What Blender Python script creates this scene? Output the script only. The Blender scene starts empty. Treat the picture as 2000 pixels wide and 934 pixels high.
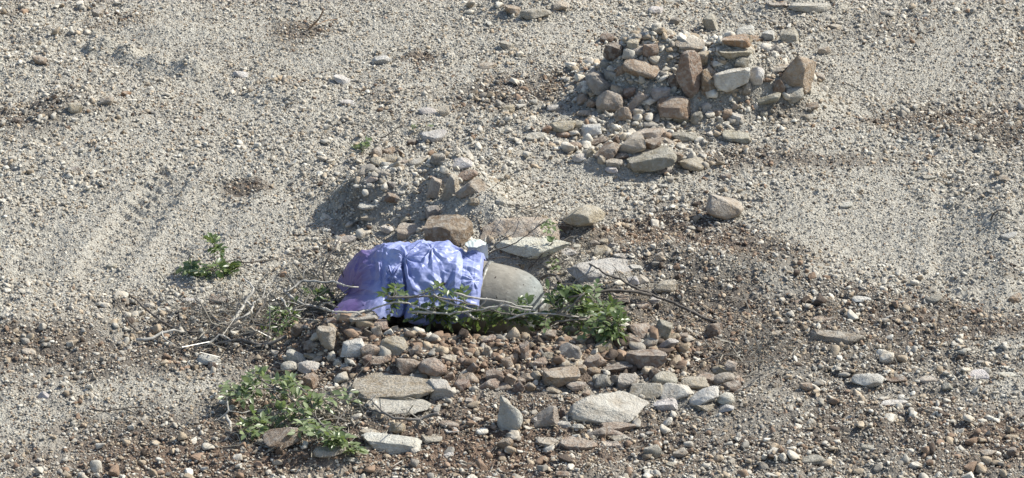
import bpy, math, random
import numpy as np
from mathutils import Vector, Matrix, Euler

# ------------------------------------------------------------------ camera, sky, sun, exposure
sc = bpy.context.scene
PITCH = math.radians(24.0); DIST = 22.0; FPX = 6600.0          # FPX: focal length in pixels of the 2000 px wide photograph
CAM = np.array([0.0, -DIST*math.cos(PITCH), DIST*math.sin(PITCH)])
cam_d = bpy.data.cameras.new('camera'); cam = bpy.data.objects.new('camera', cam_d)
sc.collection.objects.link(cam); sc.camera = cam
cam.location = CAM; cam.rotation_euler = (math.pi/2-PITCH, 0, 0)
cam_d.sensor_width = 36; cam_d.lens = 36*FPX/2000.0; cam_d.clip_start = 0.1; cam_d.clip_end = 2000

SUN_EL = math.radians(44); SUN_AZ = math.atan2(0.94, 0.34)       # azimuth clockwise from +Y
wd = bpy.data.worlds.new('World'); sc.world = wd; wd.use_nodes = True
nt = wd.node_tree; nt.nodes.clear()
sky = nt.nodes.new('ShaderNodeTexSky'); sky.sky_type = 'NISHITA'; sky.sun_disc = False
sky.sun_elevation = SUN_EL; sky.sun_rotation = SUN_AZ; sky.dust_density = 1.5
bg = nt.nodes.new('ShaderNodeBackground'); bg.inputs[1].default_value = 0.12
wo = nt.nodes.new('ShaderNodeOutputWorld')
nt.links.new(sky.outputs[0], bg.inputs[0]); nt.links.new(bg.outputs[0], wo.inputs[0])
sd = bpy.data.lights.new('sun', 'SUN'); sd.energy = 4.3; sd.angle = math.radians(0.53); sd.color = (1.0, 0.975, 0.90)
sun = bpy.data.objects.new('sun', sd); sc.collection.objects.link(sun)
dv = Vector((math.sin(SUN_AZ)*math.cos(SUN_EL), math.cos(SUN_AZ)*math.cos(SUN_EL), math.sin(SUN_EL)))
sun.rotation_euler = dv.to_track_quat('Z', 'Y').to_euler(); sun.location = dv*30
sc.view_settings.view_transform = 'Standard'; sc.view_settings.look = 'None'
sc.view_settings.gamma = 1; sc.view_settings.use_curve_mapping = False
sc.view_settings.exposure = 0.62
sc.cycles.max_bounces = 5; sc.cycles.diffuse_bounces = 3; sc.cycles.transparent_max_bounces = 6
sc.cycles.use_denoising = True; sc.cycles.denoiser = 'OPENIMAGEDENOISE'; sc.cycles.denoising_input_passes = 'RGB_ALBEDO_NORMAL'

R = random.Random(7); NR = np.random.default_rng(11)

# ------------------------------------------------------------------ noise
def h2(ix, iy, s):
    a = (ix.astype(np.int64)*374761393 + iy.astype(np.int64)*668265263 + s*2246822519) & 0xffffffff
    a = ((a ^ (a >> 13))*1274126177) & 0xffffffff
    a = (a ^ (a >> 16)) & 0xffffffff
    a = (a*2654435761) & 0xffffffff
    return ((a ^ (a >> 15)) & 0xffffff)/float(0x1000000)
def vnoise(x, y, s):
    ix = np.floor(x); iy = np.floor(y); fx = x-ix; fy = y-iy
    fx = fx*fx*(3-2*fx); fy = fy*fy*(3-2*fy)
    a = h2(ix, iy, s); b = h2(ix+1, iy, s); c = h2(ix, iy+1, s); d = h2(ix+1, iy+1, s)
    return (a*(1-fx)+b*fx)*(1-fy)+(c*(1-fx)+d*fx)*fy
def fbm(x, y, s, o=4):
    t = 0; a = 0.5; f = 1.0
    for k in range(o):
        t = t+a*(vnoise(x*f, y*f, s+k*17)-0.5); a *= 0.5; f *= 2.03
    return t*2
def domes(x, y, cell, s, flat=0.8):
    """pebble-like domes: highest of the domes in the neighbouring cells, 0..~0.5 cell high"""
    gx = x/cell; gy = y/cell; ix = np.floor(gx); iy = np.floor(gy); best = np.zeros_like(x)
    for dx in (-1, 0, 1):
        for dy in (-1, 0, 1):
            cx = ix+dx; cy = iy+dy
            px = cx+h2(cx, cy, s); py = cy+h2(cx, cy, s+1); r = 0.25+0.5*h2(cx, cy, s+2)
            asp = 0.7+0.6*h2(cx, cy, s+3); th = h2(cx, cy, s+4)*6.283
            ux = gx-px; uy = gy-py; c_ = np.cos(th); s_ = np.sin(th)
            d2 = ((ux*c_+uy*s_)*asp)**2+((uy*c_-ux*s_)/asp)**2
            hh = np.clip(1-d2/(r*r), 0, 1)**0.5*r*flat
            best = np.maximum(best, hh)
    return best*cell

# ------------------------------------------------------------------ where a point of the photograph lies on the flat ground
SP, CP = math.sin(PITCH), math.cos(PITCH)
def ray(px, py):
    u = (np.asarray(px, float)-1000)/FPX; v = -(np.asarray(py, float)-467)/FPX
    return np.stack([u, CP+v*SP, -SP+v*CP], -1)
def flat(px, py):
    d = ray(px, py); t = -CAM[2]/d[..., 2]
    return CAM[0]+t*d[..., 0], CAM[1]+t*d[..., 1]
def scale_at(y):
    return FPX/((y-CAM[1])*CP+CAM[2]*SP)
class Blob:
    def __init__(s, px, py, wx, wy, amp, rot=0, p=1.0):
        s.x, s.y = (float(v) for v in flat(px, py)); k = scale_at(s.y)
        s.sx = wx/k; s.sy = wy/k/SP; s.a = amp; s.c = math.cos(rot); s.s = math.sin(rot); s.p = p
    def __call__(s, x, y):
        dx = x-s.x; dy = y-s.y
        return s.a*np.exp(-(((dx*s.c+dy*s.s)/s.sx)**2+((dy*s.c-dx*s.s)/s.sy)**2)**s.p)
# heights in metres
HILLS = [Blob(1365, 210, 175, 42, .40, 0, 1.6), Blob(1500, 220, 110, 30, .10), Blob(1205, 190, 70, 38, .16), Blob(1560, 205, 60, 26, .12),
         Blob(1385, 118, 30, 16, -.10), Blob(1235, 325, 110, 20, .13, 0, 1.4), Blob(1180, 262, 120, 14, .05),
         Blob(825, 405, 145, 44, .30, 0.1, 1.7), Blob(1000, 462, 130, 22, .12, 0, 1.5), Blob(915, 430, 80, 36, .16), Blob(960, 455, 60, 24, .12), Blob(770, 352, 100, 30, .04), Blob(690, 405, 45, 26, .12),
         Blob(1010, 520, 110, 24, .20, 0, 1.3), Blob(1140, 470, 70, 26, .14), Blob(870, 490, 70, 26, .14),
         Blob(1290, 520, 120, 34, .17), Blob(1480, 540, 110, 28, .12), Blob(1190, 575, 90, 26, .12), Blob(1560, 505, 50, 22, .05),
         Blob(930, 700, 310, 19, .085, 0, 1.5), Blob(940, 730, 320, 28, .12, 0, 1.3), Blob(670, 685, 95, 24, .17, 0, 1.5), Blob(860, 700, 50, 14, -.03), Blob(1010, 700, 40, 14, .03), Blob(1250, 690, 110, 34, .10), Blob(1060, 765, 260, 34, .05),
         Blob(860, 622, 210, 24, -.12),
         Blob(600, 900, 130, 24, .07), Blob(640, 905, 60, 14, .06), Blob(1000, 845, 120, 18, .03), Blob(1380, 800, 100, 20, .05),
         Blob(150, 215, 110, 34, .11), Blob(60, 130, 160, 30, .07), Blob(330, 60, 150, 22, .08), Blob(560, 180, 80, 26, .07),
         Blob(1020, 30, 110, 18, .10), Blob(1540, 20, 120, 16, .08), Blob(1800, 270, 260, 24, .05), Blob(1960, 440, 60, 30, .07),
         Blob(1720, 455, 150, 60, -.05), Blob(330, 440, 200, 50, -.04), Blob(60, 640, 130, 40, .05), Blob(1850, 760, 150, 20, .05), Blob(500, 640, 110, 34, .05)]
def seg_d(x, y, pts):
    """distance to a polyline and the run along it"""
    best = np.full_like(x, 9.0); along = np.zeros_like(x); run = 0
    for (a, b) in zip(pts[:-1], pts[1:]):
        ax, ay = a; bx, by = b; L = math.hypot(bx-ax, by-ay)
        t = np.clip(((x-ax)*(bx-ax)+(y-ay)*(by-ay))/L**2, 0, 1)
        d = np.hypot(x-ax-t*(bx-ax), y-ay-t*(by-ay)); m = d < best
        best = np.where(m, d, best); along = np.where(m, run+t*L, along); run += L
    return best, along
def line(*pp):
    return [tuple(float(v) for v in flat(*p)) for p in pp]
TR = [(line((1885, 350), (1882, 450), (1890, 580)), .22, .022, .085), (line((345, 330), (235, 450), (195, 520)), .17, .026, .11),
      (line((470, 360), (375, 470), (330, 560)), .14, .014, .10), (line((90, 420), (60, 520)), .16, .014, .10), (line((1480, 380), (1600, 520)), .14, .010, .10)]
STEP = line((190, 100), (235, 96), (262, 118), (330, 128), (380, 134))
def macro(x, y):
    z = fbm(x*.35, y*.35, 5, 3)*.10
    hs = 0
    for b in HILLS: hs = hs+b(x, y)
    z = z+hs*(1+.38*fbm(x*3.4, y*3.4, 71, 3))+np.clip(hs, 0, .25)*domes(x, y, .22, 73)*1.1
    near = np.exp(-(np.hypot(x, y)/14.0)**4)
    z = z+(1-near)*fbm(x*.06+9, y*.06, 77, 3)*.9
    for pts, w, dep, per in TR:
        d, al = seg_d(x, y, pts); m = np.exp(-(d/w)**4)
        z = z-m*dep+m*.011*np.clip(np.sin(al/per*6.283+d*22)*1.6+fbm(x*9, y*9, 15, 2), -1, 1)*(.4+vnoise(x*3, y*3, 19))+np.exp(-((d-w*1.1)/.07)**2)*dep*1.3*vnoise(x*5, y*5, 14)
    d, al = seg_d(x, y, STEP)
    z = z+np.exp(-(d/.11)**2)*(.10+.02*np.sin(al*23))
    return z
def rough(x, y):
    """0 = rolled smooth and dusty, 1 = loose stones"""
    z = np.full_like(x, .50)
    for b in ROUGH: z = z+b(x, y)
    return np.clip(z+fbm(x*.9, y*.9, 40, 3)*.6+fbm(x*3.1, y*3.1, 44, 3)*.5, .03, 1.25)
COARSE = [Blob(950, 700, 330, 50, .55, 0, 1.5), Blob(1350, 180, 190, 66, .75), Blob(1220, 290, 130, 30, .4), Blob(850, 400, 140, 50, .24), Blob(1250, 720, 160, 50, .2)]
ROUGH = [Blob(850, 410, 110, 40, -.35), Blob(1720, 455, 190, 66, -.80), Blob(330, 420, 260, 66, -.68), Blob(90, 470, 160, 50, -.35), Blob(340, 100, 150, 40, -.38), Blob(1150, 350, 130, 24, -.25),
         Blob(1860, 160, 160, 50, -.3), Blob(620, 280, 100, 40, -.2), Blob(1050, 60, 120, 20, -.1), Blob(950, 690, 380, 60, .25), Blob(140, 210, 110, 40, .35), Blob(450, 150, 160, 30, .15),
         Blob(980, 190, 140, 50, .35), Blob(1350, 180, 240, 60, .35), Blob(800, 350, 170, 80, .1), Blob(1000, 30, 130, 25, .35), Blob(1540, 25, 200, 22, .3), Blob(950, 900, 1400, 90, .06), Blob(1200, 280, 150, 40, .3),
         Blob(1700, 600, 400, 30, .2), Blob(700, 430, 100, 60, .3), Blob(1980, 450, 70, 80, .3)]
SOIL = [Blob(835, 395, 130, 56, -.8), Blob(1500, 790, 500, 60, .08), Blob(250, 740, 260, 40, .06), Blob(1000, 920, 1300, 40, .06), Blob(840, 330, 130, 60, -.45), Blob(1500, 150, 140, 60, -.2), Blob(960, 700, 340, 60, 1.1, 0, 1.5), Blob(640, 650, 110, 40, .5), Blob(470, 640, 160, 60, .42), Blob(1400, 690, 180, 80, .42), Blob(900, 850, 500, 60, .40), Blob(560, 900, 500, 50, .26),
        Blob(1300, 470, 170, 60, .62), Blob(1500, 505, 110, 34, .62), Blob(1560, 320, 200, 26, .5, -.1), Blob(1850, 250, 260, 34, .52), Blob(960, 180, 150, 46, .42), Blob(820, 120, 40, 10, .8),
        Blob(480, 357, 55, 14, .7), Blob(1380, 95, 34, 26, .9), Blob(1300, 170, 190, 80, .30), Blob(700, 440, 80, 50, .3), Blob(780, 400, 40, 20, .3), Blob(30, 230, 90, 40, .35), Blob(250, 40, 120, 26, .3),
        Blob(560, 165, 70, 18, .45), Blob(600, 60, 60, 20, .5), Blob(1750, 640, 500, 50, .38), Blob(1980, 880, 160, 70, .5), Blob(1600, 860, 300, 60, .28), Blob(120, 690, 260, 40, .38), Blob(150, 830, 260, 70, .30), Blob(1700, 60, 200, 24, .25),
        Blob(1440, 600, 260, 40, .35), Blob(200, 220, 160, 34, .25), Blob(1500, 250, 90, 20, .35), Blob(1750, 30, 60, 10, .3)]
RED = [Blob(1000, 800, 900, 70, .3), Blob(960, 700, 360, 70, .8), Blob(500, 900, 380, 40, .8), Blob(1000, 900, 400, 50, .6), Blob(1300, 470, 120, 50, .5), Blob(1000, 30, 60, 12, .5), Blob(1180, 270, 140, 30, .3), Blob(60, 120, 60, 12, .4), Blob(1980, 880, 100, 60, .6), Blob(860, 450, 40, 20, .5)]
def soil(x, y):
    z = np.full_like(x, .04)
    for b in SOIL: z = z+b(x, y)*1.25
    return np.clip(z+fbm(x*1.1+3, y*1.1, 60, 4)*.42+fbm(x*6, y*6, 61, 3)*.25, 0, 1)
def red(x, y):
    z = np.full_like(x, .12)
    for b in RED: z = z+b(x, y)
    return np.clip(z+fbm(x*1.5, y*1.5, 90, 3)*.4, 0, 1)
def ground(x, y):
    """height of the soil surface"""
    r = rough(x, y)
    near = np.exp(-(np.hypot(x, y)/12.0)**6)
    z = macro(x, y)+near*(fbm(x*2.6, y*2.6, 8, 4)*.045*(.35+r)+domes(x, y, .16, 31)*.28*r*(vnoise(x*2, y*2, 3)>.35)+domes(x, y, .065, 33)*.40*(.35+r)+domes(x, y, .033, 35)*.62)
    return z
def P(px, py, h=0.0):
    """first point on the line of sight that is h above the ground"""
    d = ray(px, py); t = np.linspace(17.0, 32.0, 900)
    X = CAM[0]+t*d[0]; Y = CAM[1]+t*d[1]; Z = CAM[2]+t*d[2]
    k = int(np.argmax(Z-h <= macro(X, Y)))
    return Vector((X[k], Y[k], Z[k]))

# ------------------------------------------------------------------ materials
def new_mat(name):
    m = bpy.data.materials.new(name); m.use_nodes = True; t = m.node_tree
    return m, t, t.nodes['Principled BSDF'], t.links
def node(t, kind, **kw):
    n = t.nodes.new(kind)
    for k, v in kw.items(): setattr(n, k, v)
    return n
def noise(t, vec, sc_, det=4, rough_=.6):
    n = node(t, 'ShaderNodeTexNoise'); n.inputs['Scale'].default_value = sc_; n.inputs['Detail'].default_value = det; n.inputs['Roughness'].default_value = rough_
    t.links.new(vec, n.inputs['Vector']); return n.outputs['Fac']
def ramp(t, fac, a, b, ca=(0, 0, 0, 1), cb=(1, 1, 1, 1)):
    n = node(t, 'ShaderNodeValToRGB'); e = n.color_ramp.elements
    e[0].position = a; e[1].position = b; e[0].color = ca; e[1].color = cb
    t.links.new(fac, n.inputs[0]); return n.outputs[0]
def mix(t, fac, a, b, mode='MIX'):
    n = node(t, 'ShaderNodeMix', data_type='RGBA', blend_type=mode)
    for s, v in ((n.inputs[0], fac), (n.inputs[6], a), (n.inputs[7], b)):
        if isinstance(v, (int, float)): s.default_value = v
        elif isinstance(v, tuple): s.default_value = v
        else: t.links.new(v, s)
    return n.outputs[2]
def bump(t, h, strength, dist, nrm=None):
    n = node(t, 'ShaderNodeBump'); n.inputs['Strength'].default_value = strength; n.inputs['Distance'].default_value = dist
    t.links.new(h, n.inputs['Height'])
    if nrm: t.links.new(nrm, n.inputs['Normal'])
    return n.outputs[0]
def add(t, a, b, op='ADD'):
    n = node(t, 'ShaderNodeMath', operation=op)
    for s, v in ((n.inputs[0], a), (n.inputs[1], b)):
        if isinstance(v, (int, float)): s.default_value = v
        else: t.links.new(v, s)
    return n.outputs[0]

DUST = (.59, .565, .49, 1); BROWN = (.105, .074, .052, 1); GREYSOIL = (.24, .215, .18, 1)
def ground_mat():
    m, t, b, L = new_mat('stony_soil')
    pos = node(t, 'ShaderNodeNewGeometry').outputs['Position']
    so = add(t, node(t, 'ShaderNodeAttribute', attribute_name='soil').outputs['Fac'], add(t, add(t, node(t, 'ShaderNodeAttribute', attribute_name='rough').outputs['Fac'], -.38), .60, 'MULTIPLY'))
    rd = node(t, 'ShaderNodeAttribute', attribute_name='red').outputs['Fac']
    n1 = noise(t, pos, 9, 6, .7); n2 = noise(t, pos, 55, 5, .7); n3 = noise(t, pos, 160, 3, .6)
    dark = mix(t, rd, GREYSOIL, (.255, .18, .13, 1))
    dark = mix(t, ramp(t, n2, .35, .7), mix(t, .65, dark, (.03, .024, .02, 1)), dark)
    pale = mix(t, ramp(t, n1, .3, .7), (.44, .41, .34, 1), DUST)
    pale = mix(t, ramp(t, n2, .38, .62), (.30, .275, .23, 1), pale)
    fac = ramp(t, add(t, so, add(t, add(t, n2, -.5), .45, 'MULTIPLY')), 0.22, .62)
    col = mix(t, fac, pale, dark)
    L.new(col, b.inputs['Base Color']); b.inputs['Roughness'].default_value = .95; b.inputs['Specular IOR Level'].default_value = .15
    vo = node(t, 'ShaderNodeTexVoronoi'); vo.inputs['Scale'].default_value = 70; L.new(pos, vo.inputs['Vector'])
    hh = add(t, add(t, n2, n3), add(t, vo.outputs['Distance'], -1.2, 'MULTIPLY'))
    L.new(bump(t, hh, .9, .012), b.inputs['Normal'])
    return m
def stone_mat(name, from_attr):
    m, t, b, L = new_mat(name)
    pos = node(t, 'ShaderNodeNewGeometry').outputs['Position']
    if from_attr: base = node(t, 'ShaderNodeAttribute', attribute_name='col').outputs['Color']
    else: base = node(t, 'ShaderNodeObjectInfo').outputs['Color']
    n1 = noise(t, pos, 14, 6, .65); n2 = noise(t, pos, 60, 5, .7); n3 = noise(t, pos, 30, 2, .5)
    c = mix(t, ramp(t, n1, .36, .64), mix(t, 1.0, base, (.72, .66, .60, 1), 'MULTIPLY'), base)
    if not from_attr:
        c = mix(t, add(t, ramp(t, n3, .48, .62), .42, 'MULTIPLY'), c, (.52, .49, .43, 1))       # lichen-pale crust in patches
        c = mix(t, add(t, ramp(t, n2, .62, .74), .6, 'MULTIPLY'), c, (.07, .055, .045, 1))       # dark pits and dirt
    gn = node(t, 'ShaderNodeNewGeometry'); sx = node(t, 'ShaderNodeSeparateXYZ'); L.new(gn.outputs['Normal'], sx.inputs[0])
    if not from_attr: c = mix(t, add(t, add(t, ramp(t, sx.outputs[2], .45, .95), ramp(t, n1, .35, .6), 'MULTIPLY'), .36, 'MULTIPLY'), c, (.56, .52, .44, 1))   # settled dust
    c = mix(t, ramp(t, n2, .3, .7), mix(t, 1.0, c, (.88, .86, .84, 1), 'MULTIPLY'), c)
    L.new(c, b.inputs['Base Color']); b.inputs['Roughness'].default_value = .88; b.inputs['Specular IOR Level'].default_value = .25
    L.new(bump(t, add(t, add(t, n1, 1.5, 'MULTIPLY'), n2), .9, .008 if from_attr else .03), b.inputs['Normal'])
    return m
M_GROUND = ground_mat(); M_GRAVEL = stone_mat('gravel_stone', True); M_ROCK = stone_mat('limestone', False)
def wood_mat(name, a, b2):
    m, t, b, L = new_mat(name); pos = node(t, 'ShaderNodeNewGeometry').outputs['Position']
    n = noise(t, pos, 28, 4, .7); L.new(mix(t, ramp(t, n, .35, .65), a, b2), b.inputs['Base Color']); b.inputs['Roughness'].default_value = .85
    L.new(bump(t, noise(t, pos, 120, 3), .5, .004), b.inputs['Normal']); return m
M_PALEWOOD = wood_mat('weathered_wood', (.28, .26, .22, 1), (.52, .49, .43, 1))
M_DARKWOOD = wood_mat('dark_bark', (.06, .05, .042, 1), (.15, .13, .105, 1))
M_MIDWOOD = wood_mat('grey_bark', (.10, .088, .072, 1), (.24, .215, .185, 1))
M_BROWNWOOD = wood_mat('brown_stick', (.16, .10, .06, 1), (.30, .20, .12, 1))
def leaf_mat(name, c1, c2, tr=.35):
    m, t, b, L = new_mat(name)
    a = node(t, 'ShaderNodeAttribute', attribute_name='tint').outputs['Fac']
    col = mix(t, a, c1, c2); L.new(col, b.inputs['Base Color']); b.inputs['Roughness'].default_value = .36; b.inputs['Specular IOR Level'].default_value = .55
    tl = node(t, 'ShaderNodeBsdfTranslucent'); L.new(mix(t, .5, col, (.28, .38, .07, 1)), tl.inputs[0])
    mx = node(t, 'ShaderNodeMixShader'); mx.inputs[0].default_value = tr
    L.new(b.outputs[0], mx.inputs[1]); L.new(tl.outputs[0], mx.inputs[2]); L.new(mx.outputs[0], t.nodes['Material Output'].inputs[0]); return m
M_LEAF = leaf_mat('green_leaf', (.055, .095, .032, 1), (.20, .25, .10, 1))
M_LEAF2 = leaf_mat('pale_green_leaf', (.10, .145, .055, 1), (.33, .38, .20, 1))
M_STRAW = leaf_mat('straw', (.12, .105, .08, 1), (.34, .31, .25, 1), .1)

# ------------------------------------------------------------------ mesh helpers
def mesh_obj(name, V, F, mat, parent=None, smooth=False):
    me = bpy.data.meshes.new(name); V = np.asarray(V, np.float32)
    if isinstance(F, np.ndarray):
        n, k = F.shape; me.vertices.add(len(V)); me.vertices.foreach_set('co', V.ravel())
        me.loops.add(n*k); me.loops.foreach_set('vertex_index', F.astype(np.int32).ravel())
        me.polygons.add(n); me.polygons.foreach_set('loop_start', np.arange(0, n*k, k, dtype=np.int32))
        me.update(calc_edges=True)
    else:
        me.from_pydata([tuple(map(float, v)) for v in V], [], F); me.update()
    if smooth: me.polygons.foreach_set('use_smooth', np.ones(len(me.polygons), bool))
    me.materials.append(mat)
    o = bpy.data.objects.new(name, me); sc.collection.objects.link(o)
    if parent: o.parent = parent
    return o
def tag(o, label=None, cat=None, group=None, kind=None):
    if label: o['label'] = label
    if cat: o['category'] = cat
    if group: o['group'] = group
    if kind: o['kind'] = kind
    return o
def empty(name, loc):
    o = bpy.data.objects.new(name, None); sc.collection.objects.link(o); o.location = loc; o.empty_display_size = .05
    return o
def fattr(o, name, vals):
    a = o.data.attributes.new(name, 'FLOAT', 'POINT'); a.data.foreach_set('value', np.asarray(vals, np.float32))

# ------------------------------------------------------------------ the ground: one sheet, fine in the middle, out to the horizon
def axis(lo, hi, step, far):
    a = [float(v) for v in np.arange(lo, hi, step)]
    s = step; up = a[-1]; u = []
    while up < far: s *= 1.18; up += s; u.append(up)
    s = step; dn = a[0]; d = []
    while dn > -far: s *= 1.18; dn -= s; d.append(dn)
    return np.array(d[::-1]+a+u)
gx = axis(-4.6, 4.8, .0115, 700); gy = axis(-4.4, 5.9, .016, 700)
GX, GY = np.meshgrid(gx, gy); GXr, GYr = GX.ravel(), GY.ravel()
GZ = ground(GXr, GYr); nx, ny = len(gx), len(gy)
ii = (np.arange(ny-1)[:, None]*nx+np.arange(nx-1)[None, :]).ravel()
g = mesh_obj('ground', np.stack([GXr, GYr, GZ], 1), np.stack([ii, ii+1, ii+nx+1, ii+nx], 1), M_GROUND, None, True)
tag(g, kind='structure'); fattr(g, 'soil', soil(GXr, GYr)); fattr(g, 'red', red(GXr, GYr)); fattr(g, 'rough', rough(GXr, GYr))

# ------------------------------------------------------------------ rocks
def ico(sub):
    import bmesh
    bm = bmesh.new(); bmesh.ops.create_icosphere(bm, subdivisions=sub, radius=1)
    V = np.array([v.co[:] for v in bm.verts]); F = np.array([[v.index for v in f.verts] for f in bm.faces]); bm.free(); return V, F
ICO = {k: ico(k) for k in (1, 2, 3, 4, 5)}
def n3(V, f, s):
    return fbm(V[:, 0]*f+V[:, 2]*f*.7, V[:, 1]*f-V[:, 2]*f*.6, s, 3)
def rock_verts(sub, kind, seed, sharp=0.0):
    rg = np.random.default_rng(seed); V, F = ICO[sub]; V = V.copy()
    if sub == 1: V *= rg.uniform(.50, 1.18, len(V))[:, None]
    if kind in ('block', 'slab', 'wedge', 'tall'):
        V = np.sign(V)*np.abs(V)**.62
    def cut(n, d):
        nonlocal V
        n = np.array(n, float); n /= np.linalg.norm(n)
        s = V@n-d; k = s > 0; V[k] -= np.outer(s[k], n)*.97
    nc = {'round': 13, 'block': 8, 'slab': 8, 'wedge': 7, 'spike': 9, 'tall': 8}[kind]
    for _ in range(nc):
        n = rg.normal(size=3); cut(n, rg.uniform(.68, .93) if kind == 'round' else rg.uniform(.60-sharp, .92-sharp*.7))
    if kind == 'block':
        for a in range(3):
            for sgn in (-1, 1):
                n = rg.normal(size=3)*.22; n[a] += sgn; cut(n, rg.uniform(.58, .8))
    if kind == 'slab':
        for _ in range(5): n = rg.normal(size=3); n[2] *= .15; cut(n, rg.uniform(.5, .8))
        cut((rg.normal()*.08, -.1+rg.normal()*.06, 1), .42); cut((-.9, -.6, .12), .72); cut((.1, -1, .1), .70)
    if kind == 'wedge': cut((rg.choice([-1, 1])*.8, -.3, .9), .35); cut((rg.normal()*.4, -1, .5), .5)
    if kind == 'tall': cut((-.2, -1, .15), .45); cut((1, -.5, .2), .5); cut((-.9, .1, .5), .6)
    if kind == 'spike':
        z = (V[:, 2]+1)/2; w_ = .13+.87*(1-z)**1.7; V[:, 0] = V[:, 0]*w_-.30*z; V[:, 1] *= w_; V[:, 2] += .12*np.sin(V[:, 0]*5)
        cut((-.5, -1, .3), .38); cut((1, -.3, .5), .42)
    if sub > 2:                                                    # chips broken off edges
        for _ in range(4):
            n = rg.normal(size=3); n /= np.linalg.norm(n); cut(n, float((V@n).max())*rg.uniform(.86, .97))
    rid = lambda f, s_: 1-2*np.abs(n3(V, f, s_))
    V = V*(1+.03*n3(V, 2.3, seed % 97)+(.035*n3(V, 5, seed % 89)+.03*(rid(6, seed % 61)-.6) if sub > 2 else 0)+(.045*n3(V, 13, seed % 83) if sub > 2 else 0)+(.03*n3(V, 28, seed % 79) if sub > 3 else 0))[:, None]
    lo, hi = V.min(0), V.max(0)
    return (V-(lo+hi)/2)/(hi-lo), F
PAL = {'W': ('white', (.71, .695, .65)), 'P': ('pale tan', (.51, .45, .365)), 'G': ('grey', (.43, .405, .355)), 'B': ('brown', (.36, .275, .21)),
       'D': ('dark brown', (.22, .17, .135)), 'O': ('orange', (.42, .275, .18)), 'T': ('ochre', (.48, .395, .285))}
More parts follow.
